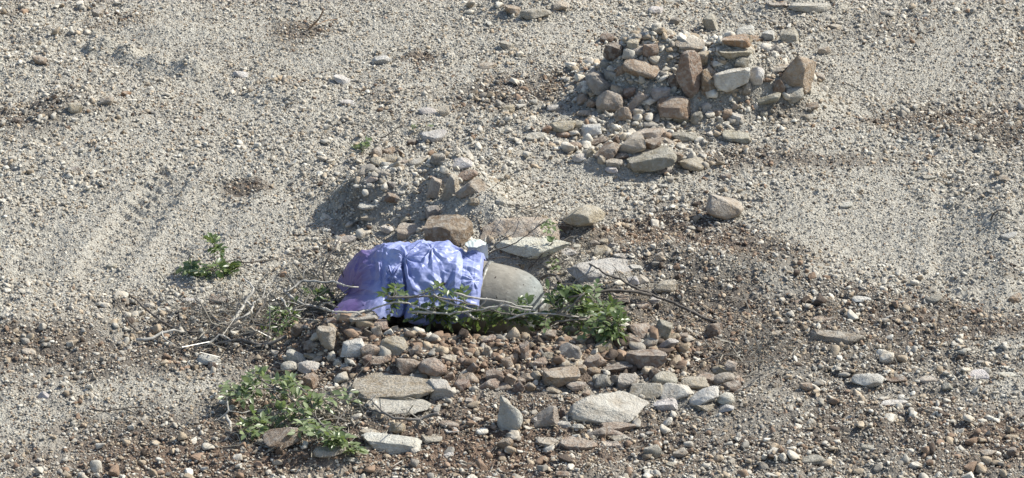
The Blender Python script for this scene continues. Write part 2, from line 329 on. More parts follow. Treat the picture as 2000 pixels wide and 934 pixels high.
# x, y, width, height in the photograph, colour, shape
# named: (x, y, w, h, colour, shape, label, short name for neighbours, turn in degrees)
HERO = [
 (1558,142,56,66,'T','tall','big upright ochre rock standing on the right end of the stone heap','upright ochre rock',10),
 (1345,146,46,76,'B','tall','tall brown slab leaning in the middle of the upper stone heap','tall leaning brown slab',-8),
 (1388,162,44,48,'B','wedge','triangular grey brown rock between the leaning slab and the large white rock','triangular brown rock',0),
 (1428,152,62,46,'W','block','large whitish rock in the front of the upper stone heap','large whitish heap rock',0),
 (1253,131,60,38,'B','wedge','wide brown rock on the left side of the upper stone heap','wide brown heap rock',0),
 (1192,199,50,42,'P','round','rounded tan rock with pitted right side at the left foot of the heap','rounded tan heap rock',0),
 (1317,207,64,42,'B','block','saddle-shaped brown rock at the foot of the upper stone heap','saddle-shaped brown rock',0),
 (1171,166,56,36,'G','slab','smooth grey slab sloping at the left edge of the upper stone heap','sloping grey slab',30),
 (1438,81,46,24,'O','block','bright orange rock at the top of the upper stone heap','orange top rock',0),
 (1542,73,34,32,'G','block','light grey lumpy rock behind the upright ochre rock','lumpy grey rock',0),
 (1273,310,90,42,'G','slab','long pale grey slab sloping down to the right in the small middle heap','sloping pale slab',-14),
 (1187,295,42,30,'B','wedge','pinkish brown rock with a lit notch in the small middle heap','pinkish notched rock',0),
 (1236,281,46,36,'P','block','squarish tan rock with orange face in the small middle heap','squarish tan rock',0),
 (1414,408,62,46,'P','block','lone angular tan rock resting on the dusty ground right of centre','lone angular rock',20),
 (880,368,30,46,'P','tall','upright tan slab stuck in the dusty mound behind the sheet','upright mound slab',0),
 (907,342,46,20,'B','wedge','flat reddish brown rock on top of the dusty mound','flat reddish rock',0),
 (876,450,78,50,'B','block','large dark reddish rock directly behind the purple sheet','dark reddish boulder',0),
 (1018,452,140,62,'P','block','largest boulder, tan and weathered, behind the bomb','largest tan boulder',4),
 (1142,424,72,44,'P','round','rounded tan boulder at the right end of the bank behind the bomb','rounded bank boulder',0),
 (1039,486,128,26,'W','slab','flat white slab lying just behind the bomb','flat white slab',0),
 (1172,530,112,46,'W','slab','broad whitish slab right of the bomb nose','broad whitish slab',0),
 (1215,502,26,15,'W','block','small bright white stone behind the broad whitish slab','small bright white stone',0),
 (638,660,34,38,'P','block','pale blocky stone standing at the left end of the brown stone heap','pale blocky stone',0),
 (691,681,48,32,'W','block','white and tan block in the brown heap below the purple sheet','white and tan block',0),
 (770,677,46,38,'P','wedge','pointed tan rock sloping in the brown heap below the sheet','pointed tan rock',-20),
 (773,768,156,58,'P','slab','large flat slab with brown left edge below the brown heap','large flat slab',-6),
 (778,800,108,42,'W','slab','rough pitted whitish rock just in front of the large flat slab','rough pitted rock',0),
 (861,763,44,38,'W','block','smooth white block touching the right end of the large flat slab','smooth white block',0),
 (763,866,106,34,'W','block','low pitted white rock near the bottom edge, below the dead branch','low pitted white rock',0),
 (549,857,72,44,'B','wedge','dark brown wedge-shaped rock in front of the leafy cut branch','dark wedge rock',0),
 (993,807,44,64,'W','spike','white pointed rock standing up like a tooth','white pointed rock',-13),
 (1066,817,44,40,'P','wedge','tan rock with flat sloping face right of the white pointed rock','tan sloping rock',0),
 (1190,798,142,66,'W','wedge','big smooth white boulder below the heap, right of centre','big white boulder',0),
 (1320,765,54,36,'W','wedge','bluish white rock behind the right end of the white rock row','bluish white rock',0),
 (1376,775,56,28,'W','round','long rounded white rock at the right end of the white rock row','long rounded white rock',-20),
 (1262,764,60,38,'G','wedge','grey rock wedged right behind the big white boulder','grey wedged rock',0),
 (1263,700,70,38,'B','block','big dark brown block with lit right face in the heap\'s right part','big dark block',0),
 (1096,737,62,34,'B','block','long dark brown rock at the foot of the brown heap','long dark brown rock',0),
 (1113,688,40,30,'G','wedge','grey angular rock in the brown heap below the leafy branch','grey angular rock',0),
 (1249,644,44,30,'B','wedge','dark brown rock touching the right tip of the leafy branch','dark rock by the leaves',0),
 (1394,647,34,32,'D','block','lone dark grey brown block at the end of the long branch','lone dark block',0),
 (845,719,50,38,'B','round','rounded brown rock above the smooth white block','rounded brown rock',0),
 (1695,742,56,32,'W','round','lone whitish rock on the gravel at lower right','lone whitish rock',0),
 (1631,661,100,16,'P','slab','thin pale flat slab lying on the gravel at right','thin pale slab',0),
 (1046,27,56,22,'G','round','grey half-buried rock near the top edge of the scene','grey top-edge rock',0),
 (407,704,46,22,'W','round','low white rock left of the leafy cut branch','low white rock',0),
 (744,119,32,20,'W','block','white stone beside the dark soil patch near the top','white stone by the dark patch',0),
 (424,589,38,18,'D','slab','flat dark stone among the dry twigs at left','flat dark stone',0),
]
SMALL = """1201 101 38 31 D;1246 198 36 38 P;1220 225 26 31 B;1142 157 26 19 D;1291 182 36 26 G;1317 159 24 28 D;1270 98 28 28 B;1347 88 52 31 P;1371 117 22 26 T;1319 42 19 16 G;1387 46 25 31 G;1236 88 20 20 P;1244 102 26 21 P;1185 76 22 20 B;1185 128 24 20 G;1213 138 17 22 B;1119 174 20 12 P;1140 194 25 20 B;1156 201 20 16 B;1142 222 30 14 P;1175 215 21 18 P;1228 182 22 24 B;1315 176 15 15 W;1331 230 33 20 P;1361 230 24 24 G;1380 208 18 17 W;1276 215 18 10 W;1276 197 24 12 G
1454 62 36 20 W;1475 77 36 15 O;1433 102 62 26 P;1449 121 25 22 G;1426 175 42 16 P;1478 149 27 32 W;1456 175 23 26 G;1610 100 22 18 P;1631 53 20 12 P;1501 69 26 17 W;1511 98 28 18 G;1595 152 28 20 P;1501 194 45 22 G;1522 171 20 28 B;1553 187 30 28 G;1475 207 15 14 W;1435 206 14 13 P;1419 227 18 22 B;1438 233 26 22 W;1586 208 24 16 B;1577 229 20 12 G;1522 133 50 16 P;1492 222 13 11 G
1096 249 46 22 P;1101 263 30 14 O;1068 254 18 14 O;1155 254 38 22 W;1134 244 25 18 P;1119 287 30 20 B;1168 277 34 18 D;1200 274 26 20 D;1155 300 18 18 P;1134 308 28 18 W;1214 305 26 16 D;1276 282 34 22 B;1273 262 50 22 P;1301 267 20 16 O;1306 282 26 20 P;1199 318 30 16 P;1196 331 24 15 W;1318 308 28 24 B;1350 321 46 26 P;1391 322 22 12 W;1301 334 26 12 G;1399 220 18 14 B;1386 262 13 11 W;1348 255 12 10 W;1337 267 45 20 G;1273 244 34 16 G;1440 267 50 20 G;1417 346 22 12 B;1176 313 16 16 P;1235 320 18 16 P
903 320 34 22 W;858 312 28 20 G;846 268 48 24 W;918 366 50 36 P;848 368 24 36 P;735 299 20 20 P;738 317 28 20 P;763 314 22 18 P;758 296 22 16 B;779 299 20 16 D;804 278 20 12 D;725 350 24 16 P;744 358 14 14 G;725 363 18 12 W;766 361 16 12 G;750 340 22 14 G;712 338 24 22 P;789 317 20 10 P;846 417 26 28 G;799 453 44 30 P;792 429 22 14 P;756 448 24 16 W;717 402 34 14 W;717 426 26 12 P;681 469 30 16 G;766 386 28 18 B;925 394 20 16 P;846 350 16 12 B;830 448 20 14 P
1111 444 28 22 D;1103 493 42 14 W;1180 493 36 24 P;1162 475 18 14 P;1179 473 16 12 P;1196 480 20 16 G;1108 472 22 14 P;1126 483 18 12 W;1255 547 24 20 P;1237 550 20 18 W;1288 503 16 20 P;1301 560 40 24 P;1255 598 34 14 B;1280 586 20 14 W;1208 583 40 14 B;1242 524 24 14 W;977 395 18 14 W
693 647 28 16 B;737 651 20 26 P;703 661 28 12 B;718 650 20 16 D;738 634 34 22 B;759 634 26 30 B;710 639 14 12 B;649 630 20 18 B;663 623 20 20 P;708 619 56 20 G;793 677 26 20 B;813 686 24 22 B;818 671 17 17 P;725 683 36 26 B;712 675 20 16 B;798 716 50 36 B;873 703 26 16 P;746 705 34 18 B;718 707 18 26 D;688 706 15 14 D;578 699 36 26 W;603 717 40 26 W;564 717 28 22 W;606 746 26 30 B;660 711 15 15 W;609 696 28 12 P;609 673 30 18 D;583 645 26 24 D;577 675 15 9 O;677 722 20 12 D;648 756 18 12 B;819 737 30 14 P;851 737 20 12 W;783 734 20 10 W
878 702 32 18 P;903 708 20 17 B;922 721 24 27 B;916 740 42 24 B;903 753 30 22 B;877 736 24 16 B;967 736 34 27 B;995 740 26 23 B;952 751 40 22 B;988 757 30 16 B;1029 738 30 18 B;991 710 20 23 B;1001 702 18 22 B;1014 757 22 24 B;1036 756 22 18 B;1018 744 18 14 B;1046 736 20 22 P;1025 688 18 32 B;952 686 14 22 P;906 682 24 12 P;1074 697 26 18 P;1113 708 44 16 P;1160 706 44 24 B;1134 723 22 20 B;1158 725 26 16 B;1126 755 36 18 P;1081 761 28 14 P;1053 708 30 16 B;1066 725 18 14 B;954 663 26 12 B;1072 654 24 16 B;1168 742 20 20 G;1145 769 14 12 B;918 784 18 12 P;1053 824 26 18 W;1099 808 14 22 D;1116 811 24 20 P;1166 850 38 28 D;1208 835 64 16 B;1197 846 40 18 B;1208 858 46 14 G;1191 869 40 10 P;1276 881 30 26 G;1070 865 44 16 P;1129 867 66 22 B;1330 885 26 16 P;1311 910 20 14 G;1097 926 24 14 B;1102 829 32 14 W;1129 833 22 12 W
1295 644 32 34 G;1234 662 32 20 B;1268 669 34 20 P;1304 672 40 26 G;1180 680 34 22 T;1204 687 18 12 B;1214 708 30 12 P;1204 718 58 20 D;1180 746 32 26 G;1202 744 20 22 G;1225 747 36 30 G;1265 726 18 18 P;1281 731 26 24 D;1296 743 42 32 G;1301 790 50 24 W;1355 749 46 28 P;1412 741 40 24 P;1378 739 30 20 B;1409 721 36 18 P;1427 757 38 20 D;1427 718 20 22 P;1417 780 30 24 W;1419 798 26 14 W;1378 795 44 18 P;1335 658 16 12 B;1443 743 24 16 B
415 714 16 14 D;645 882 60 18 P;775 837 30 22 T;724 848 40 18 P;878 830 36 16 B;882 841 26 10 W;843 857 36 14 P;875 889 20 10 W;988 869 30 24 B
1811 740 34 12 P;1750 741 40 14 B;1851 755 20 14 G;1908 733 40 16 W;1968 735 40 12 W;1745 788 50 10 W;1695 875 24 14 G;1585 898 50 14 G;1575 755 22 18 B;1931 885 30 12 P;1976 883 18 18 B;1822 585 32 16 G;1982 583 24 16 B;1565 591 26 12 B;1653 401 22 12 W;1606 625 36 10 B;1524 655 36 14 P;1959 349 18 15 P;1815 347 26 10 G;1683 585 34 10 W;1970 463 30 14 W
1096 10 30 18 P;1002 20 30 18 T;667 157 28 18 W;835 219 32 18 W;868 218 18 20 P;757 176 40 12 G;952 129 34 14 P;989 90 24 18 G;1082 211 26 12 W;1046 268 34 16 W;992 214 24 16 P;677 201 26 12 W;1517 8 40 16 P;1581 15 80 14 W;1281 21 28 16 W;191 27 22 18 P;208 198 24 20 P;147 211 26 20 P;469 147 26 14 W;246 184 18 12 O;77 117 28 16 T;33 236 18 12 D;218 521 18 15 G;368 587 26 8 W;146 332 22 12 G;85 775 20 18 W;56 688 26 14 P;90 664 22 14 P"""
small = []
for row in SMALL.replace('\n', ';').split(';'):
    a = row.split()
    if len(a) == 5: small.append((float(a[0]), float(a[1]), float(a[2]), float(a[3]), a[4]))
VAR = []
for k in range(26):
    kind = ('block', 'wedge', 'round', 'block', 'slab')[k % 5]
    V, F = rock_verts(4 if k % 2 else 3, kind, 500+k, .06); o = mesh_obj('rock', V, F, M_ROCK); VAR.append((kind, o.data)); bpy.data.objects.remove(o)
rock_xy = []
def put_rock(me, px, py, w, h, col, turn, rg, slab=False):
    p0 = P(px, py); s = scale_at(p0.y)
    wm = w/s*1.16; vm = h/s*1.18
    dm = wm*rg.uniform(.65, .9); 
    if slab: dm = min(wm*.8, vm*.75/SP)
    dm = min(dm, vm*(.72 if slab else .50)/SP)
    hm = max((vm-dm*SP*.8)/CP, wm*.16)*1.18
    p = P(px, py, hm*(.24 if slab and w > 60 else .34)); p = P(px, py, hm*(.24 if slab and w > 60 else .34)+max(0, float((ground(np.array([p.x]), np.array([p.y]))-macro(np.array([p.x]), np.array([p.y])))[0])*.8))
    o = bpy.data.objects.new('rock', me); sc.collection.objects.link(o)
    o.location = p; o.scale = (wm, dm, hm)
    o.rotation_euler = (0, math.radians(turn), rg.uniform(-.25, .25))
    b = np.array(PAL[col][1]); v = rg.uniform(.82, 1.18); 
    o.color = (b[0]*v, b[1]*v*rg.uniform(.97, 1.03), b[2]*v*rg.uniform(.92, 1.06), 1)
    rock_xy.append((p.x, p.y, wm, dm)); return o
LM = []
for i, (px, py, w, h, col, kind, lab, short, turn) in enumerate(HERO):
    V, F = rock_verts(5 if w > 90 else 4, kind, 900+i*7)
    o = mesh_obj('rock', V, F, M_ROCK); me = o.data; bpy.data.objects.remove(o)
    r = put_rock(me, px, py, w, h, col, turn, R, kind == 'slab'); tag(r, lab, 'rock', 'large rocks on the ground'); LM.append((px, py, 'the '+short))
LM += [(800, 540, 'the purple sheet'), (415, 505, 'the green sprig'), (1010, 550, 'the bomb nose')]
ORD = ['nearest', 'second nearest', 'third nearest', 'fourth nearest', 'fifth nearest', 'sixth nearest', 'seventh nearest', 'eighth nearest', 'ninth nearest', 'tenth nearest']
info = []
for i, (px, py, w, h, col) in enumerate(small):
    rg = random.Random(3000+i)
    flatish = h < w*.42
    c = [m for k, m in VAR if (k == 'slab') == flatish] ; me = rg.choice(c)
    o = put_rock(me, px, py, w, h, col, rg.uniform(-14, 14) if not flatish else rg.uniform(-5, 5), rg, flatish)
    if rg.random() < .5: o.rotation_euler.z += math.pi
    j = min(range(len(LM)), key=lambda q: math.hypot(px-LM[q][0], (py-LM[q][1])*1.6)); lx, ly, ln = LM[j]
    a = math.degrees(math.atan2(-(py-ly)*1.3, px-lx)) % 360
    d = ('right of', 'up and right of', 'above', 'up and left of', 'left of', 'down and left of', 'below', 'down and right of')[int(((a+22.5) % 360)//45)]
    info.append((j, d, col, math.hypot(px-lx, (py-ly)*1.3), o, w, h, ln))
keys = {}
for t_ in info: keys.setdefault(t_[:3], []).append(t_)
for k, L_ in keys.items():
    L_.sort(key=lambda q: q[3])
    for n_, (j, d, col, _, o, w, h, ln) in enumerate(L_):
        size = 'small' if w < 24 else ('medium' if w < 38 else 'large'); cn = PAL[col][0]
        sh = 'flat ' if h < w*.42 else ''
        tail = f'{d} {ln}' if len(L_) == 1 else f'{ORD[n_]} such {d} {ln}'
        lab_ = f'{size} {sh}{cn} stone {tail}'
        if len(lab_.split()) > 16: lab_ = f'{sh}{cn} stone {tail}'
        tag(o, lab_, 'stone', 'stones scattered and heaped on the ground'); o.name = 'stone'

# ------------------------------------------------------------------ gravel (thousands: one object)
def gravel():
    N = 700000
    x = NR.uniform(-5.6, 5.8, N); y = NR.uniform(-4.9, 7.0, N)
    r = rough(x, y); s = soil(x, y)
    keep = NR.random(N) < .34+.62*r; x, y, r, s = x[keep], y[keep], r[keep], s[keep]; N = len(x)
    u = NR.random(N)
    size = .0085/np.maximum(u, .002)**.36                       # many small, few big (diameter in m)
    size = np.minimum(size, .014+.075*np.clip(r, 0, 1.1)**1.6)*NR.uniform(.85, 1.15, N)
    for b in COARSE: size = size*(1+b(x, y))
    keep = size > .0078; x, y, r, s, size = x[keep], y[keep], r[keep], s[keep], size[keep]; N = len(x)
    M = 110000; x2 = NR.uniform(-1.5, 3.0, M); y2 = NR.uniform(-3.2, 3.2, M); pr = 0
    for b in COARSE: pr = pr+b(x2, y2)
    k2 = NR.random(M) < np.clip(pr-.10, 0, .6)*.75; x2, y2 = x2[k2], y2[k2]
    x = np.concatenate([x, x2]); y = np.concatenate([y, y2]); size = np.concatenate([size, .027/np.maximum(NR.random(len(x2)), .03)**.36*1.15*np.clip(1-COARSE[0](x2, y2)*.6, .7, 1)])
    N = len(x); s = soil(x, y)
    rd = red(x, y)
    z = ground(x, y)
    pale = np.array([.60, .575, .50]); tan = np.array([.47, .40, .30]); grey = np.array([.38, .36, .315]); brn = np.array([.32, .235, .17]); drk = np.array([.12, .095, .075]); org = np.array([.38, .285, .21])
    q = NR.random(N)
    sb = np.clip(s, 0, 1)
    wts = np.stack([.74-.64*sb, .15+.22*sb, .08+.10*sb, .01+.46*sb*(.3+rd), .008+.14*sb, .004+.015*rd], 1); wts /= wts.sum(1, keepdims=True)
    ci = (q[:, None] > np.cumsum(wts, 1)).sum(1).clip(0, 5)
    col = np.stack([pale, tan, grey, brn, drk, org])[ci]*NR.uniform(.72, 1.2, N)[:, None]
    Vs, Fs, Cs = [], [], []; off = 0
    for lo, hi, sub in ((0, .026, 1), (.026, 1, 2)):
        idx = np.where((size >= lo) & (size < hi))[0]
        vi = NR.integers(0, 14, len(idx))
        for v in range(14):
            k = idx[vi == v]; n = len(k)
            if n == 0: continue
            V, F = rock_verts(sub, ('block', 'wedge', 'tall', 'wedge', 'slab', 'wedge', 'block')[v % 7], 40+v+sub*50, .14)
            a = NR.uniform(0, 6.283, n); b = NR.normal(0, .35, n); ca, sa, cb, sb_ = np.cos(a), np.sin(a), np.cos(b), np.sin(b)
            S = size[k]; sx = S*NR.uniform(.8, 1.35, n); sy = S*NR.uniform(.65, 1.0, n); sz = S*NR.uniform(.4, .85, n)
            X = V[None, :, 0]*sx[:, None]; Y = V[None, :, 1]*sy[:, None]; Z = V[None, :, 2]*sz[:, None]
            X, Z = X*cb[:, None]+Z*sb_[:, None], Z*cb[:, None]-X*sb_[:, None]
            X, Y = X*ca[:, None]-Y*sa[:, None], X*sa[:, None]+Y*ca[:, None]
            W = np.stack([X+x[k][:, None], Y+y[k][:, None], Z+(z[k]+sz*.30)[:, None]], 2).reshape(-1, 3)
            FF = (F[None]+(np.arange(n)*len(V))[:, None, None]+off).reshape(-1, 3)
            Vs.append(W); Fs.append(FF); Cs.append(np.repeat(col[k], len(V), 0)); off += len(W)
    V = np.concatenate(Vs); F = np.concatenate(Fs); C = np.concatenate(Cs)
    o = mesh_obj('gravel', V, F, M_GRAVEL); tag(o, kind='stuff')
    a = o.data.attributes.new('col', 'FLOAT_COLOR', 'POINT'); a.data.foreach_set('color', np.concatenate([C, np.ones((len(C), 1))], 1).astype(np.float32).ravel())
    print('gravel', N, len(F))
gravel()

# ------------------------------------------------------------------ the bomb
BP = P(945, 586)                                                  # its middle, before the height is set
def bomb():
    mt, t, b, L = new_mat('weathered_casing')
    co = node(t, 'ShaderNodeTexCoord').outputs['Object']
    n1 = noise(t, co, 5, 6, .65); n2 = noise(t, co, 22, 5, .7); sp = noise(t, co, 38, 2, .4)
    xs = node(t, 'ShaderNodeSeparateXYZ'); L.new(co, xs.inputs[0])
    c = mix(t, ramp(t, n1, .35, .65), (.17, .155, .125, 1), (.30, .275, .225, 1))
    nose = ramp(t, add(t, xs.outputs[0], add(t, n1, .16, 'MULTIPLY')), .25, .38)
    c = mix(t, nose, c, mix(t, ramp(t, n2, .35, .65), (.16, .175, .165, 1), (.29, .305, .285, 1)))
    c = mix(t, add(t, ramp(t, n2, .6, .72), .5, 'MULTIPLY'), c, (.40, .38, .33, 1))
    c = mix(t, ramp(t, sp, .70, .74), c, (.03, .02, .016, 1))
    mp_ = node(t, 'ShaderNodeMapping'); mp_.inputs['Scale'].default_value = (4, 30, 30); mp_.inputs['Rotation'].default_value = (.2, 0, .25); L.new(co, mp_.inputs[0])
    st_ = noise(t, mp_.outputs[0], 2.2, 5, .7); c = mix(t, add(t, ramp(t, st_, .58, .66), .45, 'MULTIPLY'), c, (.10, .085, .065, 1)); c = mix(t, add(t, ramp(t, add(t, 1.0, st_, 'SUBTRACT'), .60, .70), .5, 'MULTIPLY'), c, (.42, .40, .34, 1))
    L.new(c, b.inputs['Base Color']); b.inputs['Roughness'].default_value = .78; b.inputs['Specular IOR Level'].default_value = .3
    L.new(bump(t, add(t, n2, sp), .35, .006), b.inputs['Normal'])
    r0 = .245
    root = empty('bomb', BP_LOC); root.rotation_euler = (0, math.radians(6), math.radians(-13)); tag(root, 'large grey weathered bomb casing half covered by the purple sheet', 'bomb')
    prof = [(-.74, .02), (-.73, .08), (-.68, .12), (-.55, .18), (-.40, .228), (-.3, r0), (0, r0), (.06, r0*.995), (.12, r0*.99), (.17, r0*.972), (.215, r0*.94), (.255, r0*.89), (.29, r0*.82), (.317, r0*.74), (.337, r0*.65), (.350, r0*.54), (.356, r0*.42), (.358, .08), (.358, 0)]
    def lathe(pr, n=72):
        V, F = [], []
        for x, r in pr:
            for k in range(n):
                a = 2*math.pi*k/n; V.append((x, r*math.cos(a), r*math.sin(a)))
        for i in range(len(pr)-1):
            for k in range(n):
                F.append((i*n+k, i*n+(k+1) % n, (i+1)*n+(k+1) % n, (i+1)*n+k))
        return V, F
    # resample the profile so the ogive is smooth
    xs_ = [p[0] for p in prof]; 
    V, F = lathe(prof); body = mesh_obj('casing', V, F, mt, root, True)
    md, t, b, L = new_mat('dull_steel'); b.inputs['Base Color'].default_value = (.20, .20, .18, 1); b.inputs['Roughness'].default_value = .6; b.inputs['Metallic'].default_value = .4
    co = node(t, 'ShaderNodeTexCoord').outputs['Object']; L.new(mix(t, ramp(t, noise(t, co, 30), .4, .6), (.10, .09, .075, 1), (.30, .30, .27, 1)), b.inputs['Base Color'])
    V, F = lathe([(.352, .095), (.370, .098), (.374, .088), (.392, .085), (.397, .075), (.39, .04), (.39, 0)], 48); mesh_obj('nose_plug', V, F, md, root, True)
    V, F = lathe([(-.012, r0+.001), (-.010, r0+.007), (.008, r0+.007), (.012, r0+.001)], 72); mesh_obj('band', V, F, md, root, True)
    for k in range(4):
        a = math.pi/4+k*math.pi/2; c_, s_ = math.cos(a), math.sin(a); w = .004
        pts = [(-.68, .10), (-.48, .17), (-.54, .22), (-.67, .20)]
        V = [(x, r*c_-sg*w*s_, r*s_+sg*w*c_) for sg in (-1, 1) for x, r in pts]
        mesh_obj('fin', V, [(0, 1, 2, 3), (7, 6, 5, 4), (0, 4, 5, 1), (1, 5, 6, 2), (2, 6, 7, 3), (3, 7, 4, 0)], md, root)
_fx, _fy = flat(945, 618); BP_LOC = Vector((float(_fx), float(_fy), 0))
# axis height so that the middle shows at (945, 586)
d_ = ray(945, 588); t_ = (BP_LOC.y-CAM[1])/d_[1]; BP_LOC.x = CAM[0]+t_*d_[0]; BP_LOC.z = CAM[2]+t_*d_[2]
bomb()

# ------------------------------------------------------------------ the purple plastic sheet over the bomb's rear
def tri(v): return 2*np.abs(v-np.floor(v+.5))
def sheet():
    m, t, b, L = new_mat('purple_plastic')
    co = node(t, 'ShaderNodeTexCoord').outputs['Object']; n = noise(t, co, 6, 4); n2 = noise(t, co, 25, 4)
    xs = node(t, 'ShaderNodeSeparateXYZ'); L.new(co, xs.inputs[0])
    c = mix(t, ramp(t, n, .35, .65), (.27, .315, .60, 1), (.46, .51, .77, 1))
    c = mix(t, ramp(t, add(t, xs.outputs[0], 1.0), .24, .40, (1, 1, 1, 1), (0, 0, 0, 1)), c, (.20, .14, .33, 1))  # gathered left end: purpler plastic, its shade also darkened into the colour
    vm = node(t, 'ShaderNodeVectorMath', operation='SUBTRACT'); L.new(co, vm.inputs[0]); vm.inputs[1].default_value = (-.235, -.26, .22)
    vs = node(t, 'ShaderNodeVectorMath', operation='MULTIPLY'); L.new(vm.outputs[0], vs.inputs[0]); vs.inputs[1].default_value = (1, 1.0, 3.0)
    vl = node(t, 'ShaderNodeVectorMath', operation='LENGTH'); L.new(vs.outputs[0], vl.inputs[0])
    c = mix(t, ramp(t, add(t, vl.outputs[1], add(t, n2, .03, 'MULTIPLY')), .035, .055, (1, 1, 1, 1), (0, 0, 0, 1)), c, (.10, .05, .05, 1))
    L.new(c, b.inputs['Base Color']); b.inputs['Roughness'].default_value = .42; b.inputs['Specular IOR Level'].default_value = .5
    L.new(bump(t, n2, .25, .01), b.inputs['Normal'])
    tl = node(t, 'ShaderNodeBsdfTranslucent'); L.new(c, tl.inputs[0]); mx = node(t, 'ShaderNodeMixShader'); mx.inputs[0].default_value = .25
    L.new(b.outputs[0], mx.inputs[1]); L.new(tl.outputs[0], mx.inputs[2]); L.new(mx.outputs[0], t.nodes['Material Output'].inputs[0])
    root = empty('plastic_sheet', BP_LOC); root.rotation_euler = (0, math.radians(1.0), math.radians(-4))
    tag(root, 'crumpled purple blue plastic sheet draped over the rear of the bomb', 'plastic sheet')
    # stations from the right hem to the gathered left end: run along the axis, radius
    S = [(-.005, .262), (-.02, .30), (-.06, .320), (-.10, .320), (-.125, .312), (-.16, .345), (-.30, .352), (-.42, .342), (-.47, .325), (-.50, .322), (-.62, .305), (-.72, .28), (-.80, .245), (-.85, .205), (-.865, .15), (-.86, .09), (-.85, .01)]
    sa = np.array([s[0] for s in S]); rr = np.array([s[1] for s in S]); q = np.concatenate([[0], np.cumsum(np.hypot(np.diff(sa), np.diff(rr)))])
    n_s, n_t = 420, 420
    qq = np.linspace(0, q[-1], n_s); ss = np.interp(qq, q, sa); rad = np.interp(qq, q, rr)
    th = np.linspace(-1.75, 1.95, n_t)                            # 0 = top, positive = towards the front
    QQ, TH = np.meshgrid(qq, th, indexing='ij'); SS = np.interp(QQ, q, sa); RR = np.interp(QQ, q, rr)
    a = QQ; bq = TH*.33
    def cells(u, v, cell, sd):
        gx_ = u/cell; gy_ = v/cell; ix = np.floor(gx_); iy = np.floor(gy_); f1 = np.full_like(u, 9.0)
        for dx in (-1, 0, 1):
            for dy in (-1, 0, 1):
                px = ix+dx+h2(ix+dx, iy+dy, sd); py = iy+dy+h2(ix+dx, iy+dy, sd+1)
                k_ = .7+.7*h2(ix+dx, iy+dy, sd+2)
                f1 = np.minimum(f1, np.hypot(gx_-px, gy_-py)*k_)
        return f1*cell
    lf = np.clip((-SS-.60)/.12, 0, 1); TH = np.where(TH > 0, TH*(lf+(1-lf)*(.76+.07*fbm(a*7, a*0, 33, 3))), TH); bq = TH*.33
    wx = a+.02*fbm(a*4, bq*4, 3, 2); wy = bq+.02*fbm(a*4+7, bq*4, 4, 2)
    def facet(f, ang, sd, st=.62):
        """noise made of flat triangles that meet in sharp creases"""
        u = (wx*math.cos(ang)+wy*math.sin(ang))*f; v = (wy*math.cos(ang)-wx*math.sin(ang))*f*st
        u = u+.5*np.sin(v*1.9+sd); v = v+.4*np.sin(u*1.3+sd*2)
        ix = np.floor(u); iy = np.floor(v); fx = u-ix; fy = v-iy
        A = h2(ix, iy, sd); B_ = h2(ix+1, iy, sd); C_ = h2(ix, iy+1, sd); D2 = h2(ix+1, iy+1, sd); fl_ = h2(ix, iy, sd+5) > .5
        t1 = np.where(fx+fy < 1, A+(B_-A)*fx+(C_-A)*fy, D2+(C_-D2)*(1-fx)+(B_-D2)*(1-fy))
        t2 = np.where(fx > fy, A+(B_-A)*fx+(D2-B_)*fy, A+(C_-A)*fy+(D2-C_)*fx)
        return np.where(fl_, t1, t2)-.5
    cr = .034*facet(5, .35, 61)+.036*facet(9, 1.2, 62, .5)+  .028*facet(16, 2.2, 63, .5)+.015*facet(29, .8, 64, .45)+.007*facet(50, 1.7, 65, .4)
    for (s0, t0, m_, am, rd_) in ((-.475, .35, 2.2, .030, .16), (-.13, -.15, 1.9, .024, .13), (-.32, .15, 1.6, .026, .16), (-.05, .75, 1.4, .020, .10), (-.58, .75, 1.9, .022, .12), (-.22, .95, 1.6, .020, .12)):
        du = SS-s0; dv = (TH-t0)*.33; di = np.hypot(du, dv); an_ = np.arctan2(dv, du); an_ = an_+.9*vnoise(np.cos(an_)*2.2+s0*40, np.sin(an_)*2.2+t0*9, 88)+.25*fbm(a*14, bq*14, 89, 2)
        cr += am*.85*(tri(an_*m_*.8+t0)-.5)*np.exp(-(di/rd_)**2)*np.clip(di/.03, 0, 1)
    rg = np.random.default_rng(5)
    for k, (f, amp) in enumerate([(3.1, .010), (4.6, .009), (7, .007), (12, .005), (18, .003)]):
        an = (k*1.3+.5) % math.pi; ph = rg.uniform(0, 1)
        msk = np.clip(vnoise(a*4+k*5, bq*4, 50+k)*2.6-.8, 0, 1.3)
        cr += amp*(tri((wx*math.cos(an)+wy*math.sin(an))*f+ph)-.5)*2*msk
    cr *= np.clip(QQ/.10, .25, 1)
    # lengthwise pleats near the right hem
    cr += .007*tri(TH*5.5+fbm(a*8, bq*8, 9, 2))*np.exp(-((SS+.05)/.07)**2)
    # star of creases round the gathered end
    cap = np.clip((-SS-.70)/.08, 0, 1)
    cr += cap*.035*(tri(TH*1.25+.2+fbm(a*4, bq*3, 12, 2)*.3)-.5)*np.clip(RR/.2, 0, 1)
    # the open slit
    sl = np.exp(-((SS+.475+.02*np.sin(TH*4))/.011)**2)*np.clip((TH-.25)/.15, 0, 1)
    cr -= sl*.05
    Rf = RR+cr*(.35+.65*np.clip(RR/.2, 0, 1))
    # sag: the foot of the sheet spreads where it reaches the ground, more at the gathered end
    fl = np.clip(TH-1.1, 0, 1)*(.08+.20*np.clip((-SS-.45)/.3, 0, 1))*np.clip(RR/.1, 0, 1)
    Rf = Rf+fl
